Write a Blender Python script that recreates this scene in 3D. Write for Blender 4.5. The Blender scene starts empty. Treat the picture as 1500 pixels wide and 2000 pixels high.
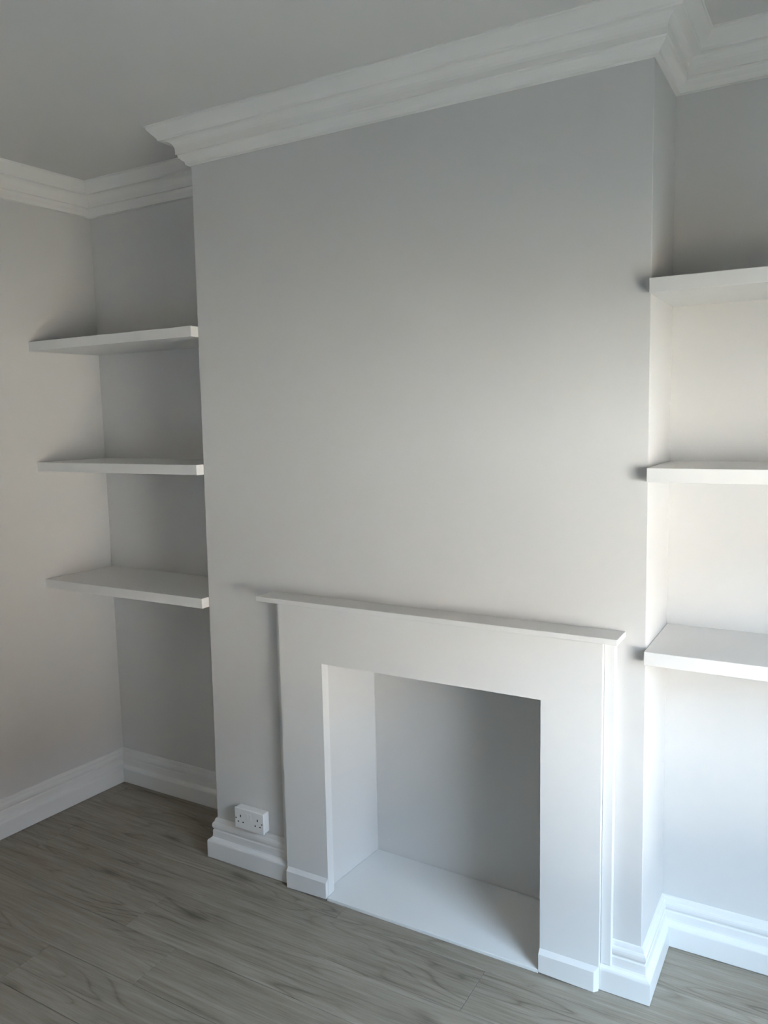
import bpy, bmesh, math, random
from mathutils import Vector, Matrix

# ------------------------------------------------------------------ camera
sc = bpy.context.scene
COL = sc.collection
F_PX = 1549.13
cam_data = bpy.data.cameras.new('camera')
cam = bpy.data.objects.new('camera', cam_data)
COL.objects.link(cam)
cam_data.sensor_fit = 'HORIZONTAL'
cam_data.sensor_width = 36.0
cam_data.lens = 36.0 * F_PX / 1500.0
cam_data.clip_start = 0.05
right = Vector((0.86671621, 0.49839791, -0.02006303))
up = Vector((-0.04189523, 0.11281847, 0.99273198))
fwd = Vector((-0.49703903, 0.85957636, -0.11866209))
m = Matrix((right, up, -fwd)).transposed().to_4x4()
m.translation = Vector((2.0757, -2.2408, 1.7224))
cam.matrix_world = m
sc.camera = cam

# ------------------------------------------------------------------ room numbers (metres)
W = 1.62                      # chimney breast width, front face on y = 0
DL, DR = 0.3087, 0.3018       # depth of the two alcoves
H = 2.755                     # ceiling
XR = 2.80                     # right wall
YB = -5.20                    # wall behind the camera
WIN_Y0, WIN_Y1, WIN_Z0, WIN_Z1 = -1.70, -0.50, 0.50, 1.81   # window in the right wall

def xl(z): return 0.0088 * (z - 1.5)             # left arris of the breast, a little out of plumb
def xr(z): return W - 0.0047 * (z - 1.5)
def xw(y, z=1.5): return -0.9115 + 0.0227 * (y + 0.0359) / 0.3446 - 0.001 * (z - 1.5)

# ------------------------------------------------------------------ world, window light, exposure
world = bpy.data.worlds.new('world')
sc.world = world
world.use_nodes = True
nt = world.node_tree
for n in list(nt.nodes): nt.nodes.remove(n)
w_out = nt.nodes.new('ShaderNodeOutputWorld')
w_bg = nt.nodes.new('ShaderNodeBackground')
w_bg.inputs['Color'].default_value = (0.61, 0.84, 1.09, 1)          # clear, slightly hazy daylight sky
w_bg.inputs['Strength'].default_value = 29.5
nt.links.new(w_bg.outputs[0], w_out.inputs[0])
world.cycles.sampling_method = 'AUTOMATIC'

pl = bpy.data.lights.new('window_portal', 'AREA')
pl.shape = 'RECTANGLE'
pl.size = WIN_Y1 - WIN_Y0
pl.size_y = WIN_Z1 - WIN_Z0
pl.cycles.is_portal = True
plo = bpy.data.objects.new('window_portal', pl)
COL.objects.link(plo)
plo.location = (XR + 0.27, (WIN_Y0 + WIN_Y1) / 2, (WIN_Z0 + WIN_Z1) / 2)
plo.rotation_euler = (math.radians(90), 0, math.radians(90))     # faces -x, into the room

sun_d = bpy.data.lights.new('sun', 'SUN')
sun_d.energy = 160.0
sun_d.color = (1.0, 0.955, 0.89)
sun_d.angle = math.radians(0.53)
sun = bpy.data.objects.new('sun', sun_d)
COL.objects.link(sun)
sun.rotation_euler = (0, math.radians(-42), 0)       # stands behind the house and shines across the street, never into the window

sc.view_settings.view_transform = 'Standard'
sc.view_settings.look = 'None'
sc.view_settings.gamma = 1.0
sc.view_settings.use_curve_mapping = False
sc.view_settings.exposure = 0.08
sc.cycles.use_denoising = True
sc.cycles.max_bounces = 12
sc.cycles.diffuse_bounces = 10
sc.cycles.sample_clamp_indirect = 0.0

# ------------------------------------------------------------------ materials
def new_mat(name, color, rough=0.6, spec=0.5):
    mt = bpy.data.materials.new(name)
    mt.use_nodes = True
    b = mt.node_tree.nodes['Principled BSDF']
    b.inputs['Base Color'].default_value = (*color, 1)
    b.inputs['Roughness'].default_value = rough
    b.inputs['Specular IOR Level'].default_value = spec
    return mt, mt.node_tree, b

def paint(name, color, rough, bump, scale, vary=0.02, spec=0.4):
    """emulsion or gloss paint: faint roller stipple and a very slight unevenness of tone"""
    mt, t, b = new_mat(name, color, rough, spec)
    tc = t.nodes.new('ShaderNodeNewGeometry')
    n1 = t.nodes.new('ShaderNodeTexNoise'); n1.inputs['Scale'].default_value = scale; n1.inputs['Detail'].default_value = 4
    n2 = t.nodes.new('ShaderNodeTexNoise'); n2.inputs['Scale'].default_value = 3.0; n2.inputs['Detail'].default_value = 3
    t.links.new(tc.outputs['Position'], n1.inputs['Vector'])
    t.links.new(tc.outputs['Position'], n2.inputs['Vector'])
    bp = t.nodes.new('ShaderNodeBump'); bp.inputs['Strength'].default_value = bump; bp.inputs['Distance'].default_value = 0.002
    t.links.new(n1.outputs['Fac'], bp.inputs['Height'])
    t.links.new(bp.outputs['Normal'], b.inputs['Normal'])
    mr = t.nodes.new('ShaderNodeMapRange')
    mr.inputs['From Min'].default_value = 0.3; mr.inputs['From Max'].default_value = 0.7
    mr.inputs['To Min'].default_value = 1 - vary; mr.inputs['To Max'].default_value = 1 + vary
    t.links.new(n2.outputs['Fac'], mr.inputs['Value'])
    hs = t.nodes.new('ShaderNodeHueSaturation')
    hs.inputs['Color'].default_value = (*color, 1)
    t.links.new(mr.outputs[0], hs.inputs['Value'])
    t.links.new(hs.outputs['Color'], b.inputs['Base Color'])
    return mt

M_WALL = paint('grey_wall_paint', (0.612, 0.600, 0.584), 0.75, 0.10, 420, 0.012, 0.3)
M_CEIL = paint('ceiling_paint', (0.655, 0.632, 0.605), 0.85, 0.10, 300, 0.010, 0.2)
M_CORN = paint('cornice_paint', (0.77, 0.745, 0.71), 0.7, 0.08, 200, 0.015, 0.3)
M_TRIM = paint('white_satin_paint', (0.715, 0.703, 0.686), 0.38, 0.03, 120, 0.008, 0.5)
M_HEARTH = paint('white_hearth_paint', (0.74, 0.735, 0.72), 0.5, 0.08, 160, 0.02, 0.4)
M_STREET = paint('street_paving', (0.31, 0.26, 0.20), 0.9, 0.1, 20, 0.05, 0.2)
M_BRICK = paint('dark_brick', (0.07, 0.05, 0.04), 0.9, 0.1, 30, 0.03, 0.2)
M_BOUNCE_BUFF = paint('buff_bounce', (0.42, 0.385, 0.34), 0.9, 0.1, 30, 0.03, 0.2)  # tone set for the sunlight the added wall reflects
M_BOUNCE_PALE = paint('pale_bounce', (0.68, 0.675, 0.66), 0.9, 0.1, 30, 0.03, 0.2)  # pale, for the added block that bounces sun in
M_PLASTIC, _, _ = new_mat('white_plastic', (0.78, 0.775, 0.76), 0.3)
M_DARK, _, _ = new_mat('dark_slot', (0.008, 0.008, 0.008), 0.8, 0.1)
M_SUB, _, _ = new_mat('subfloor', (0.03, 0.026, 0.022), 0.9, 0.1)
M_SCREW, _, _ = new_mat('screw_metal', (0.035, 0.033, 0.03), 0.5, 0.4)

def wood():
    mt, t, b = new_mat('grey_oak_plank', (0.27, 0.25, 0.22), 0.45, 0.4)
    N = t.nodes.new; L = t.links.new
    tc = N('ShaderNodeTexCoord'); oi = N('ShaderNodeObjectInfo')
    rnd = N('ShaderNodeMath'); rnd.operation = 'MULTIPLY'; rnd.inputs[1].default_value = 37.0
    L(oi.outputs['Random'], rnd.inputs[0])
    cmb = N('ShaderNodeCombineXYZ')
    L(rnd.outputs[0], cmb.inputs['X']); L(rnd.outputs[0], cmb.inputs['Y']); L(rnd.outputs[0], cmb.inputs['Z'])
    add = N('ShaderNodeVectorMath'); add.operation = 'ADD'
    L(tc.outputs['Object'], add.inputs[0]); L(cmb.outputs[0], add.inputs[1])
    def stretched(sx, sy, scale, detail, rough=0.55, dist=0.0):
        mp = N('ShaderNodeMapping'); mp.inputs['Scale'].default_value = (sx, sy, 1)
        L(add.outputs[0], mp.inputs['Vector'])
        n = N('ShaderNodeTexNoise')
        n.inputs['Scale'].default_value = scale; n.inputs['Detail'].default_value = detail
        n.inputs['Roughness'].default_value = rough; n.inputs['Distortion'].default_value = dist
        L(mp.outputs[0], n.inputs['Vector'])
        return n
    broad = stretched(0.9, 11.0, 1.6, 5, 0.6, 0.25)       # broad streaks along the board
    mids = stretched(1.3, 34.0, 1.5, 5, 0.62, 0.3)        # narrower streaks
    # growth rings: a smooth stretched field folded into thin lines gives cathedral arches and eyes
    ringf = stretched(0.55, 4.6, 1.25, 2.0, 0.35, 0.35)
    rm = N('ShaderNodeMath'); rm.operation = 'MULTIPLY'; rm.inputs[1].default_value = 44.0
    L(ringf.outputs['Fac'], rm.inputs[0])
    fr = N('ShaderNodeMath'); fr.operation = 'PINGPONG'; fr.inputs[1].default_value = 1.0
    L(rm.outputs[0], fr.inputs[0])
    rp = N('ShaderNodeMath'); rp.operation = 'POWER'; rp.inputs[1].default_value = 5.0
    L(fr.outputs[0], rp.inputs[0])
    brk = stretched(0.8, 4.5, 1.8, 3)
    bk = N('ShaderNodeMapRange'); bk.inputs['From Min'].default_value = 0.42; bk.inputs['From Max'].default_value = 0.60
    L(brk.outputs['Fac'], bk.inputs['Value'])
    rr = N('ShaderNodeMath'); rr.operation = 'MULTIPLY'
    L(rp.outputs[0], rr.inputs[0]); L(bk.outputs[0], rr.inputs[1])
    fine = stretched(7.0, 150.0, 1.0, 6, 0.75, 0.1)        # pores
    # knots
    kmp = N('ShaderNodeMapping'); kmp.inputs['Scale'].default_value = (1.0, 2.9, 1)
    L(add.outputs[0], kmp.inputs['Vector'])
    kd = N('ShaderNodeTexNoise'); kd.inputs['Scale'].default_value = 6.0
    L(kmp.outputs[0], kd.inputs['Vector'])
    kmix = N('ShaderNodeMix'); kmix.data_type = 'VECTOR'; kmix.inputs['Factor'].default_value = 0.10
    L(kmp.outputs[0], kmix.inputs[4]); L(kd.outputs['Color'], kmix.inputs[5])
    vo = N('ShaderNodeTexVoronoi'); vo.inputs['Scale'].default_value = 1.25; vo.voronoi_dimensions = '2D'
    L(kmix.outputs[1], vo.inputs['Vector'])
    kr = N('ShaderNodeMapRange'); kr.inputs['From Min'].default_value = 0.01; kr.inputs['From Max'].default_value = 0.085
    kr.inputs['To Min'].default_value = 1.0; kr.inputs['To Max'].default_value = 0.0
    L(vo.outputs['Distance'], kr.inputs['Value'])
    # tone value
    def mul(a, k):
        x = N('ShaderNodeMath'); x.operation = 'MULTIPLY'; x.inputs[1].default_value = k; L(a, x.inputs[0]); return x.outputs[0]
    def plus(a, c):
        x = N('ShaderNodeMath'); x.operation = 'ADD'; L(a, x.inputs[0]); L(c, x.inputs[1]); return x.outputs[0]
    def minus(a, c):
        x = N('ShaderNodeMath'); x.operation = 'SUBTRACT'; L(a, x.inputs[0]); L(c, x.inputs[1]); return x.outputs[0]
    v = plus(mul(broad.outputs['Fac'], 0.42), mul(fine.outputs['Fac'], 0.58))
    v = plus(v, mul(mids.outputs['Fac'], 0.46))
    v = minus(v, mul(rr.outputs[0], 0.20))
    v = minus(v, mul(kr.outputs[0], 0.20))
    v = plus(v, mul(oi.outputs['Random'], 0.06))
    ramp = N('ShaderNodeValToRGB')
    e = ramp.color_ramp.elements
    e[0].position = 0.44; e[0].color = (0.120, 0.096, 0.071, 1)
    e[1].position = 0.96; e[1].color = (0.372, 0.327, 0.270, 1)
    mid = ramp.color_ramp.elements.new(0.70); mid.color = (0.250, 0.214, 0.168, 1)
    L(v, ramp.inputs['Fac'])
    L(ramp.outputs['Color'], b.inputs['Base Color'])
    bp = N('ShaderNodeBump'); bp.inputs['Strength'].default_value = 0.15; bp.inputs['Distance'].default_value = 0.001
    L(v, bp.inputs['Height']); L(bp.outputs['Normal'], b.inputs['Normal'])
    return mt
M_WOOD = wood()

# ------------------------------------------------------------------ helpers
def tag(o, label=None, cat=None, group=None, kind=None):
    if label: o['label'] = label
    if cat: o['category'] = cat
    if group: o['group'] = group
    if kind: o['kind'] = kind
    return o

def mesh_obj(name, verts, faces, mat, parent=None, bevel=0.0, seg=2, smooth=False):
    """one mesh object, origin at the middle of its base"""
    vs = [Vector(v) for v in verts]
    lo = Vector([min(v[i] for v in vs) for i in range(3)]); hi = Vector([max(v[i] for v in vs) for i in range(3)])
    org = Vector(((lo.x + hi.x) / 2, (lo.y + hi.y) / 2, lo.z))
    me = bpy.data.meshes.new(name)
    me.from_pydata([tuple(v - org) for v in vs], [], faces)
    bm = bmesh.new(); bm.from_mesh(me)
    bmesh.ops.recalc_face_normals(bm, faces=bm.faces)
    bm.to_mesh(me); bm.free()
    me.materials.append(mat)
    if smooth:
        for p in me.polygons: p.use_smooth = True
    o = bpy.data.objects.new(name, me)
    COL.objects.link(o)
    if parent is not None:
        o.parent = parent
        pw = parent.location.copy(); pp = parent.parent
        while pp is not None: pw += pp.location; pp = pp.parent
        o.location = org - pw
    else:
        o.location = org
    if bevel > 0:
        md = o.modifiers.new('bevel', 'BEVEL'); md.width = bevel; md.segments = seg
        md.limit_method = 'ANGLE'; md.angle_limit = math.radians(40)
    return o

def box_geo(x0, x1, y0, y1, z0, z1):
    v = [(x0, y0, z0), (x1, y0, z0), (x1, y1, z0), (x0, y1, z0), (x0, y0, z1), (x1, y0, z1), (x1, y1, z1), (x0, y1, z1)]
    f = [(0, 3, 2, 1), (4, 5, 6, 7), (0, 1, 5, 4), (1, 2, 6, 5), (2, 3, 7, 6), (3, 0, 4, 7)]
    return v, f

def prism_geo(poly, z0, z1, top=None):
    """upright prism over an xy polygon; top may give another polygon for the upper face"""
    n = len(poly); top = top or poly
    v = [(x, y, z0) for x, y in poly] + [(x, y, z1) for x, y in top]
    f = [tuple(reversed(range(n))), tuple(range(n, 2 * n))]
    f += [(i, (i + 1) % n, n + (i + 1) % n, n + i) for i in range(n)]
    return v, f

def box(name, x0, x1, y0, y1, z0, z1, mat, parent=None, bevel=0.0, seg=2):
    return mesh_obj(name, *box_geo(x0, x1, y0, y1, z0, z1), mat, parent, bevel, seg)

def sweep_segment(name, path, i, profile, mat):
    """one straight run of a moulding along path[i]..path[i+1], mitred into its neighbours.
    profile = (offset from wall, z); the room lies to the right of the path."""
    def normal(a, b):
        d = (Vector(b) - Vector(a)).normalized(); return Vector((d.y, -d.x))
    def mitre(k):
        p = Vector(path[k])
        if k == 0: return normal(path[0], path[1])
        if k == len(path) - 1: return normal(path[k - 1], path[k])
        n1 = normal(path[k - 1], path[k]); n2 = normal(path[k], path[k + 1])
        b = (n1 + n2).normalized()
        return b / b.dot(n1)
    n = len(profile); verts = []
    for k in (i, i + 1):
        mm = mitre(k); p = Vector(path[k])
        for o_, z in profile:
            q = p + mm * o_
            verts.append((q.x, q.y, z))
    faces = [(j, (j + 1) % n, n + (j + 1) % n, n + j) for j in range(n)]
    faces += [tuple(range(n)), tuple(reversed(range(n, 2 * n)))]
    return mesh_obj(name, verts, faces, mat)

def empty(name, loc):
    o = bpy.data.objects.new(name, None); o.empty_display_size = 0.1
    COL.objects.link(o); o.location = loc
    return o

# ------------------------------------------------------------------ shell
S = 'structure'
T = 0.12
TR = 0.26                     # the outside wall is thicker
# ceiling and walls
tag(box('ceiling', -1.3, XR + TR, YB - T, DL + 0.35, H, H + 0.1, M_CEIL), 'plain white painted ceiling above the cornice', 'ceiling', kind=S)

yb, yt = YB - T, DL + T
v, f = prism_geo([(xw(yt, 0), yt), (xw(yb, 0), yb), (xw(yb, 0) - T, yb), (xw(yt, 0) - T, yt)], 0, H,
                 [(xw(yt, H), yt), (xw(yb, H), yb), (xw(yb, H) - T, yb), (xw(yt, H) - T, yt)])
tag(mesh_obj('wall_left', v, f, M_WALL), 'grey painted side wall at the far left, meeting the shelved alcove', 'wall', kind=S)

tag(box('wall_back_left', xw(DL) - 0.02, 0.05, DL, DL + T, 0, H, M_WALL), 'shadowy grey back wall of the alcove left of the chimney breast', 'wall', kind=S)
tag(box('wall_back_right', W - 0.05, XR, DR, DR + T, 0, H, M_WALL), 'bright grey back wall of the alcove right of the chimney breast', 'wall', kind=S)

# right wall with its window opening
def holed_wall_x(x0, x1, y0, y1, z0, z1, hy0, hy1, hz0, hz1):
    ys = [y0, hy0, hy1, y1]; zs = [z0, hz0, hz1, z1]
    vv = []; ff = []
    for xx in (x0, x1):
        for a in range(4):
            for b in range(4): vv.append((xx, ys[a], zs[b]))
    idx = lambda s, a, b: s * 16 + a * 4 + b
    for s in (0, 1):
        for a in range(3):
            for b in range(3):
                if a == 1 and b == 1: continue
                q = (idx(s, a, b), idx(s, a + 1, b), idx(s, a + 1, b + 1), idx(s, a, b + 1))
                ff.append(q if s == 0 else tuple(reversed(q)))
    def strip(seq):
        for (a, b), (c, d) in zip(seq, seq[1:] + seq[:1]):
            ff.append((idx(0, a, b), idx(0, c, d), idx(1, c, d), idx(1, a, b)))
    strip([(0, 0), (1, 0), (2, 0), (3, 0), (3, 1), (3, 2), (3, 3), (2, 3), (1, 3), (0, 3), (0, 2), (0, 1)])
    strip([(1, 1), (1, 2), (2, 2), (2, 1)])
    return vv, ff
v, f = holed_wall_x(XR, XR + TR, YB - T, DR + T, 0, H, WIN_Y0, WIN_Y1, WIN_Z0, WIN_Z1)
tag(mesh_obj('wall_right', v, f, M_WALL), 'grey right side wall with the window that lights the room', 'wall', kind=S)
v, f = box_geo(xw(YB) - 0.02, XR, YB - T, YB, 0, H)
tag(mesh_obj('wall_front', v, f, M_WALL), 'grey wall behind the photographer, opposite the chimney breast', 'wall', kind=S)

# unseen street past the window; its blocks are added to steer the daylight
v, f = box_geo(XR + TR + 0.02, 40, -30, 30, -0.7, -0.5)
tag(mesh_obj('street_ground', v, f, M_STREET), 'pale paved street outside the window', 'street', kind=S)
v, f = box_geo(XR + 11.5, XR + 11.75, -5.6, 28, -0.5, 1.35)  # added wall, reflects sun level through the window
tag(mesh_obj('bounce_wall', v, f, M_BOUNCE_BUFF), 'unseen buff garden wall across the street, added to bounce sunlight in', 'garden wall', kind=S)
v, f = box_geo(XR + 11.0, XR + 13.4, -34, -5.6, -0.5, 2.5)  # invented block, sends more sun to the right alcove and breast
tag(mesh_obj('bounce_block', v, f, M_BOUNCE_PALE), 'unseen low pale block across the street, added to bounce sunlight in', 'building', kind=S)
v, f = box_geo(XR + 13.5, XR + 20, -30, 30, -0.5, 6.6)  # unseen; height and dark tone shaped to block low sky
tag(mesh_obj('terrace_front', v, f, M_BRICK), 'unseen dark brick terrace across the street, shaped to hide low sky', 'building', kind=S)
v, f = box_geo(-1.3, XR + TR, YB - T, DL + 0.35, H + 0.1, 5.9)  # added over the room to keep sun off the near street
tag(mesh_obj('shade_block', v, f, M_BRICK), 'unseen brick block above the ceiling, added to shade the near street', 'building', kind=S)

# window frame: four members
fw = 0.045
v1, f1 = holed_wall_x(XR + 0.18, XR + 0.23, WIN_Y0, WIN_Y1, WIN_Z0, WIN_Z1, WIN_Y0 + fw, WIN_Y1 - fw, WIN_Z0 + fw, WIN_Z1 - fw)
win = tag(mesh_obj('window_1', v1, f1, M_TRIM, bevel=0.003), 'white framed window in the right side wall', 'window', kind=S)
box('window_sill', XR - 0.03, XR + 0.18, WIN_Y0 - 0.02, WIN_Y1 + 0.02, WIN_Z0 - 0.025, WIN_Z0, M_TRIM, win, 0.003)

# chimney breast with the fireplace recess
HX0, HX1, HZ = 0.5115, 1.350, 0.93                 # recess mouth
BX0, BY0, BX1, BY1 = 0.5372, 0.3168, 1.345, 0.2985  # recess back corners
yB = DL + T
V = []; Fc = []
def P(x, y, z): V.append((x, y, z)); return len(V) - 1
fl0, fl1, fl2 = P(xl(0), 0, 0), P(xl(HZ), 0, HZ), P(xl(H), 0, H)
h0, h1, h2 = P(HX0, 0, 0), P(HX0, 0, HZ), P(HX0, 0, H)
k0, k1, k2 = P(HX1, 0, 0), P(HX1, 0, HZ), P(HX1, 0, H)
fr0, fr1, fr2 = P(xr(0), 0, 0), P(xr(HZ), 0, HZ), P(xr(H), 0, H)
bl0, bl2 = P(xl(0), yB, 0), P(xl(H), yB, H)
br0, br2 = P(xr(0), yB, 0), P(xr(H), yB, H)
c0, c1 = P(BX0, BY0, 0), P(BX0, BY0, HZ)
d0, d1 = P(BX1, BY1, 0), P(BX1, BY1, HZ)
Fc += [(fl0, h0, h1, fl1), (fl1, h1, h2, fl2), (h1, k1, k2, h2), (k0, fr0, fr1, k1), (k1, fr1, fr2, k2),
       (fl0, fl1, fl2, bl2, bl0), (fr0, br0, br2, fr2, fr1), (bl0, bl2, br2, br0),
       (h0, c0, c1, h1), (c0, d0, d1, c1), (d0, k0, k1, d1), (h1, c1, d1, k1),
       (fl2, h2, k2, fr2, br2, bl2), (fl0, bl0, br0, fr0, k0, d0, c0, h0)]
tag(mesh_obj('wall_chimney_breast', V, Fc, M_WALL, bevel=0.0025), 'light grey chimney breast projecting between the two alcoves, with a fireplace recess', 'wall', kind=S)

# floor: subfloor with separate planks
floor = tag(box('floor', -1.05, XR, YB, DL + 0.1, -0.05, -0.0125, M_SUB), 'grey-brown oak effect plank floor', 'floor', kind=S)
random.seed(11)
PW, PL = 0.19, 1.90
known = {-0.117: 1.178, -0.307: 0.003, -0.497: 0.245, -0.687: -0.140, 0.073: 0.62, 0.263: 1.10, 0.453: 0.75, -0.877: 1.0}
y_top = 0.453
GAP = 0.0006
while y_top > YB:
    y_lo = max(y_top - PW, YB); y_hi = min(y_top, DL + 0.1)
    key = round(y_top, 3)
    s0 = known.get(key, random.uniform(-0.6, 1.2))
    while s0 > -1.05: s0 -= PL
    x = s0
    while x < XR:
        a, b_ = max(x, -1.05), min(x + PL, XR)
        if b_ - a > 0.03 and y_hi - y_lo > 0.01:
            box('plank', a + GAP, b_ - GAP, y_lo + GAP, y_hi - GAP, -0.012, 0.0, M_WOOD, floor, 0.0008, 1)
        x += PL
    y_top -= PW

# ------------------------------------------------------------------ mouldings
zt = 0.0
SK = [(0.0, 0.002), (0.031, 0.002), (0.0308, 0.066), (0.0300, 0.0695), (0.0275, 0.0735), (0.0190, 0.0795), (0.0152, 0.0835),
      (0.0142, 0.090), (0.0138, 0.109), (0.0110, 0.1125), (0.0108, 0.1160), (0.0135, 0.1185), (0.0152, 0.1235), (0.0156, 0.1295),
      (0.0148, 0.1360), (0.0122, 0.1412), (0.0085, 0.1440), (0.0070, 0.1500), (0.0045, 0.1570), (0.0, 0.1590)]
STRIP_L, STRIP_R = 0.3325, 1.543       # outer edges of the strips beside the surround
SL, SR = 0.3576, 1.5105               # outer edges of the surround
PATH_L = [(xw(YB, 0.08), YB), (xw(DL, 0.08), DL), (xl(0.08), DL), (xl(0.08), 0.0), (SL - 0.0005, 0.0)]
PATH_R = [(SR + 0.0005, 0.0), (xr(0.08), 0.0), (xr(0.08), DR), (XR, DR), (XR, YB), ]
for nm, path, i, lab in (
        ('baseboard_left', PATH_L, 0, 'white moulded skirting board along the far left wall'),
        ('baseboard_back_left', PATH_L, 1, 'white skirting board across the back of the left alcove'),
        ('baseboard_breast_return_left', PATH_L, 2, 'white skirting board on the left cheek of the chimney breast'),
        ('baseboard_breast_left', PATH_L, 3, 'white moulded skirting board under the double socket'),
        ('baseboard_breast_right', PATH_R, 0, 'short white skirting board between the fireplace surround and right alcove'),
        ('baseboard_breast_return_right', PATH_R, 1, 'white skirting board on the right cheek of the chimney breast'),
        ('baseboard_back_right', PATH_R, 2, 'white skirting board across the back of the right alcove'),
        ('baseboard_right', PATH_R, 3, 'white skirting board along the right side wall')):
    tag(sweep_segment(nm, path, i, SK, M_TRIM), lab, 'skirting board', kind=S)

CP = [(0.1116, 0.0), (0.1116, 0.0045), (0.1085, 0.0060), (0.1075, 0.0105), (0.1030, 0.0165), (0.0950, 0.0250), (0.0880, 0.0330), (0.0820, 0.0400),
      (0.0805, 0.0445), (0.0785, 0.0465), (0.0620, 0.0455), (0.0555, 0.0468), (0.0490, 0.0510), (0.0440, 0.0565), (0.0405, 0.0640), (0.0388, 0.0725),
      (0.0385, 0.0820), (0.0385, 0.0895), (0.0335, 0.0910), (0.0325, 0.0965), (0.0300, 0.1010), (0.0255, 0.1052), (0.0200, 0.1095), (0.0165, 0.1140), (0.0150, 0.1185), (0.0145, 0.1225), (0.0, 0.1240)]
CP = [(o_, H - d_) for o_, d_ in CP] + [(0.0, H)]
zc_ = H - 0.06
PATH_C = [(xw(YB, zc_), YB), (xw(DL, zc_), DL), (xl(zc_), DL), (xl(zc_), 0.0), (xr(zc_), 0.0), (xr(zc_), DR), (XR, DR), (XR, YB)]
for i, lab in enumerate((
        'white moulded plaster cornice along the far left wall',
        'white moulded plaster cornice across the back of the left alcove',
        'white moulded plaster cornice on the left cheek of the chimney breast',
        'long white moulded plaster cornice across the front of the chimney breast',
        'white moulded plaster cornice on the right cheek of the chimney breast',
        'white moulded plaster cornice across the back of the right alcove',
        'white moulded plaster cornice along the right side wall')):
    tag(sweep_segment('trim_%d' % (i + 1), PATH_C, i, CP, M_CORN), lab, 'cornice', kind=S)

# ------------------------------------------------------------------ fireplace surround
SY = -0.0384
IL, IR, IZ = 0.5392, 1.3283, 0.8757
MZ, MT, MY, ML, MR = 1.1045, 0.0171, -0.0976, 0.3074, 1.5655
sur = tag(empty('fireplace_surround', (0.935, -0.02, 0)), 'plain white painted fireplace surround with a thin mantel shelf on the chimney breast', 'fireplace')
# the flat face: a frieze across the top and a jamb down each side, joints filled and painted over
box('frieze_board', SL, SR, SY, -0.0005, IZ, MZ - MT, M_TRIM, sur)
box('jamb_board', SL, IL, SY, -0.0005, 0.004, IZ, M_TRIM, sur)
box('jamb_board', IR, SR, SY, -0.0005, 0.004, IZ, M_TRIM, sur)
box('mantel_shelf', ML, MR, MY, -0.0003, MZ - MT, MZ, M_TRIM, sur, 0.0018, 2)
# cover strips that close the board against the wall
def cover_strip(x0, x1, z0):
    mesh_obj('cover_strip', *box_geo(x0, x1, -0.0215, -0.0005, z0, MZ - MT), M_TRIM, sur, 0.003, 3)
cover_strip(STRIP_L, SL - 0.0003, 0.0815)
cover_strip(SR + 0.0003, STRIP_R, 0.0815)
# plinths: low boards with a chamfered top, scribed to the floor by the hearth
def plinth(x0, x1, end_r, gap_l, gap_r):
    yf, yb_ = SY - 0.0125, SY - 0.0002
    # profile rings: bottom, below chamfer, top of chamfer
    xr1 = x1 + end_r
    verts = [(x0, yb_, 0.001 + gap_l), (x0, yf, 0.001 + gap_l), (x1, yf, 0.001 + gap_r), (xr1, yb_, 0.001 + gap_r),
             (x0, yb_, 0.0655), (x0, yf, 0.0655), (x1, yf, 0.0655), (xr1, yb_, 0.0655),
             (x0, yb_, 0.0790), (x0, yb_ - 0.0012, 0.0780), (x1 + end_r * 0.9, yb_ - 0.0012, 0.0780), (xr1, yb_, 0.0790)]
    fs = [(3, 2, 1, 0), (0, 1, 5, 4), (1, 2, 6, 5), (2, 3, 7, 6), (3, 0, 4, 7), (4, 5, 9, 8), (5, 6, 10, 9), (6, 7, 11, 10), (7, 4, 8, 11), (8, 9, 10, 11)]
    return mesh_obj('plinth', verts, fs, M_TRIM, sur, 0.0012, 2)
plinth(SL + 0.004, IL - 0.003, 0.002, 0.0, 0.0045)
plinth(IR - 0.0008, 1.4990, 0.0125, 0.0045, 0.0)

# hearth: thin painted slab filling the recess and coming forward between the legs
hp = [(IL + 0.0008, SY - 0.0115), (IR - 0.0012, SY - 0.0115), (IR - 0.0012, 0.001), (HX1 - 0.001, 0.001), (BX1 - 0.001, BY1 - 0.001),
      (BX0 + 0.001, BY0 - 0.001), (HX0 + 0.001, 0.001), (IL + 0.0008, 0.001)]
v, f = prism_geo(hp, 0.0005, 0.0125)
tag(mesh_obj('hearth', v, f, M_HEARTH, bevel=0.0012), 'thin white painted hearth slab on the floor of the fireplace recess', 'hearth')

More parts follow.
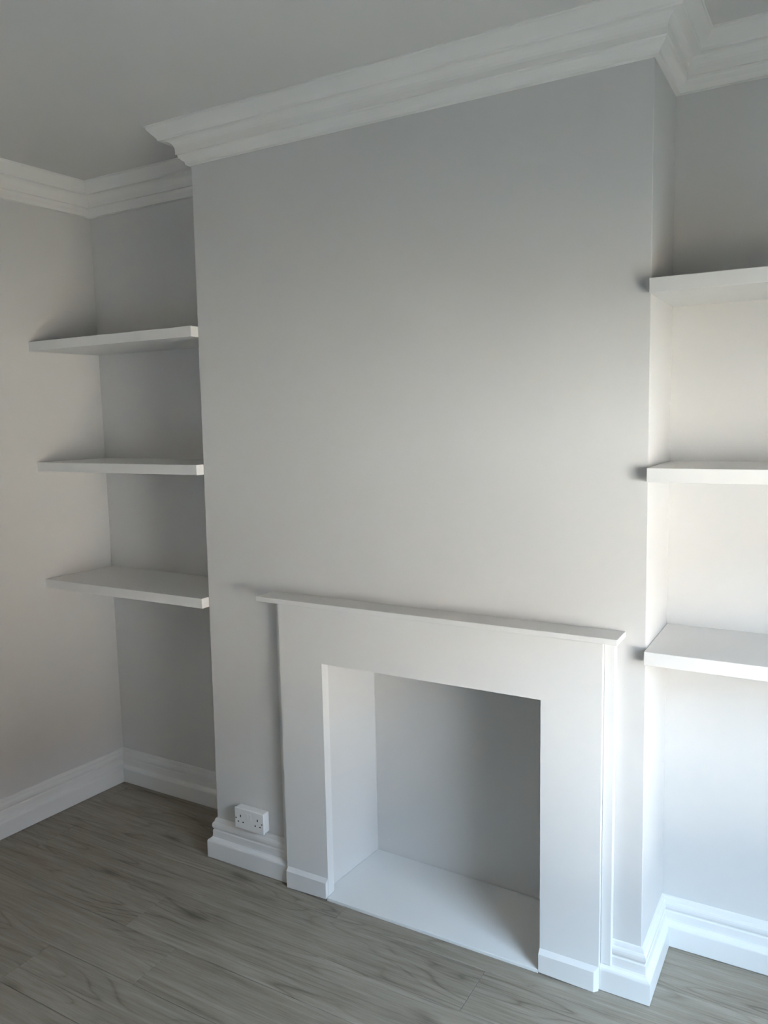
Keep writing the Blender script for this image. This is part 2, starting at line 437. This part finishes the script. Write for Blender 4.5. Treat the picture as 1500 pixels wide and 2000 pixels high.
# ------------------------------------------------------------------ floating shelves
TH, PSH = 0.0387, 0.0359
def shelf(name, poly, z1, label, group):
    v, f = prism_geo(poly, z1 - TH, z1)
    return tag(mesh_obj(name, v, f, M_TRIM, bevel=0.0016), label, 'shelf', group)
for z1, lab in ((2.0671, 'topmost white floating shelf in the left alcove'),
                (1.5603, 'middle white floating shelf in the left alcove'),
                (1.0519, 'lowest white floating shelf in the left alcove')):
    x_r = xl(z1 - 0.02)
    shelf('floating_shelf', [(xw(-PSH, z1), -PSH), (x_r - 0.001, -PSH), (x_r - 0.001, DL), (xw(DL, z1), DL)], z1, lab, 'white shelves in the left alcove')
for z1, lab in ((2.0715, 'topmost white floating shelf in the right alcove'),
                (1.5722, 'middle white floating shelf in the right alcove'),
                (1.0627, 'lowest white floating shelf in the right alcove')):
    x_l = xr(z1 - 0.02) + 0.0012
    shelf('floating_shelf', [(x_l, -PSH), (XR - 0.001, -PSH), (XR - 0.001, DR), (x_l, DR)], z1, lab, 'white shelves in the right alcove')

# ------------------------------------------------------------------ double socket
px0, px1, pz0, pz1, py = 0.1120, 0.2510, 0.1685, 0.2495, -0.0380
sock = tag(empty('double_socket', ((px0 + px1) / 2, -0.018, pz0)), 'white double wall socket in a surface box just above the left skirting', 'socket')
box('back_box', px0 + 0.001, px1 - 0.001, py + 0.0092, -0.0004, pz0 + 0.001, pz1 - 0.001, M_PLASTIC, sock, 0.004, 3)
plate = box('face_plate', px0, px1, py, py + 0.0085, pz0, pz1, M_PLASTIC, sock, 0.0022, 3)
for x0 in (0.1660, 0.1812):
    sw = box('rocker_switch', x0, x0 + 0.0125, py - 0.0022, py + 0.001, 0.2125, 0.2355, M_PLASTIC, plate, 0.001, 2)
def slot(cx, cz, w, h):
    box('pin_slot', cx - w / 2, cx + w / 2, py - 0.00025, py + 0.002, cz - h / 2, cz + h / 2, M_DARK, plate)
for ex, lx, nx in ((0.1412, 0.1298, 0.1526), (0.2229, 0.2115, 0.2342)):
    slot(ex, 0.2195, 0.0040, 0.0095)
    slot(lx, 0.1962, 0.0062, 0.0042)
    slot(nx, 0.1962, 0.0062, 0.0042)
for cx in (0.1188, 0.2437):
    n = 12
    vv = [(cx + 0.0028 * math.cos(2 * math.pi * i / n), y_, 0.2086 + 0.0028 * math.sin(2 * math.pi * i / n)) for y_ in (py - 0.0003, py + 0.002) for i in range(n)]
    ff = [tuple(range(n)), tuple(reversed(range(n, 2 * n)))] + [(i, (i + 1) % n, n + (i + 1) % n, n + i) for i in range(n)]
    mesh_obj('screw', vv, ff, M_SCREW, plate)
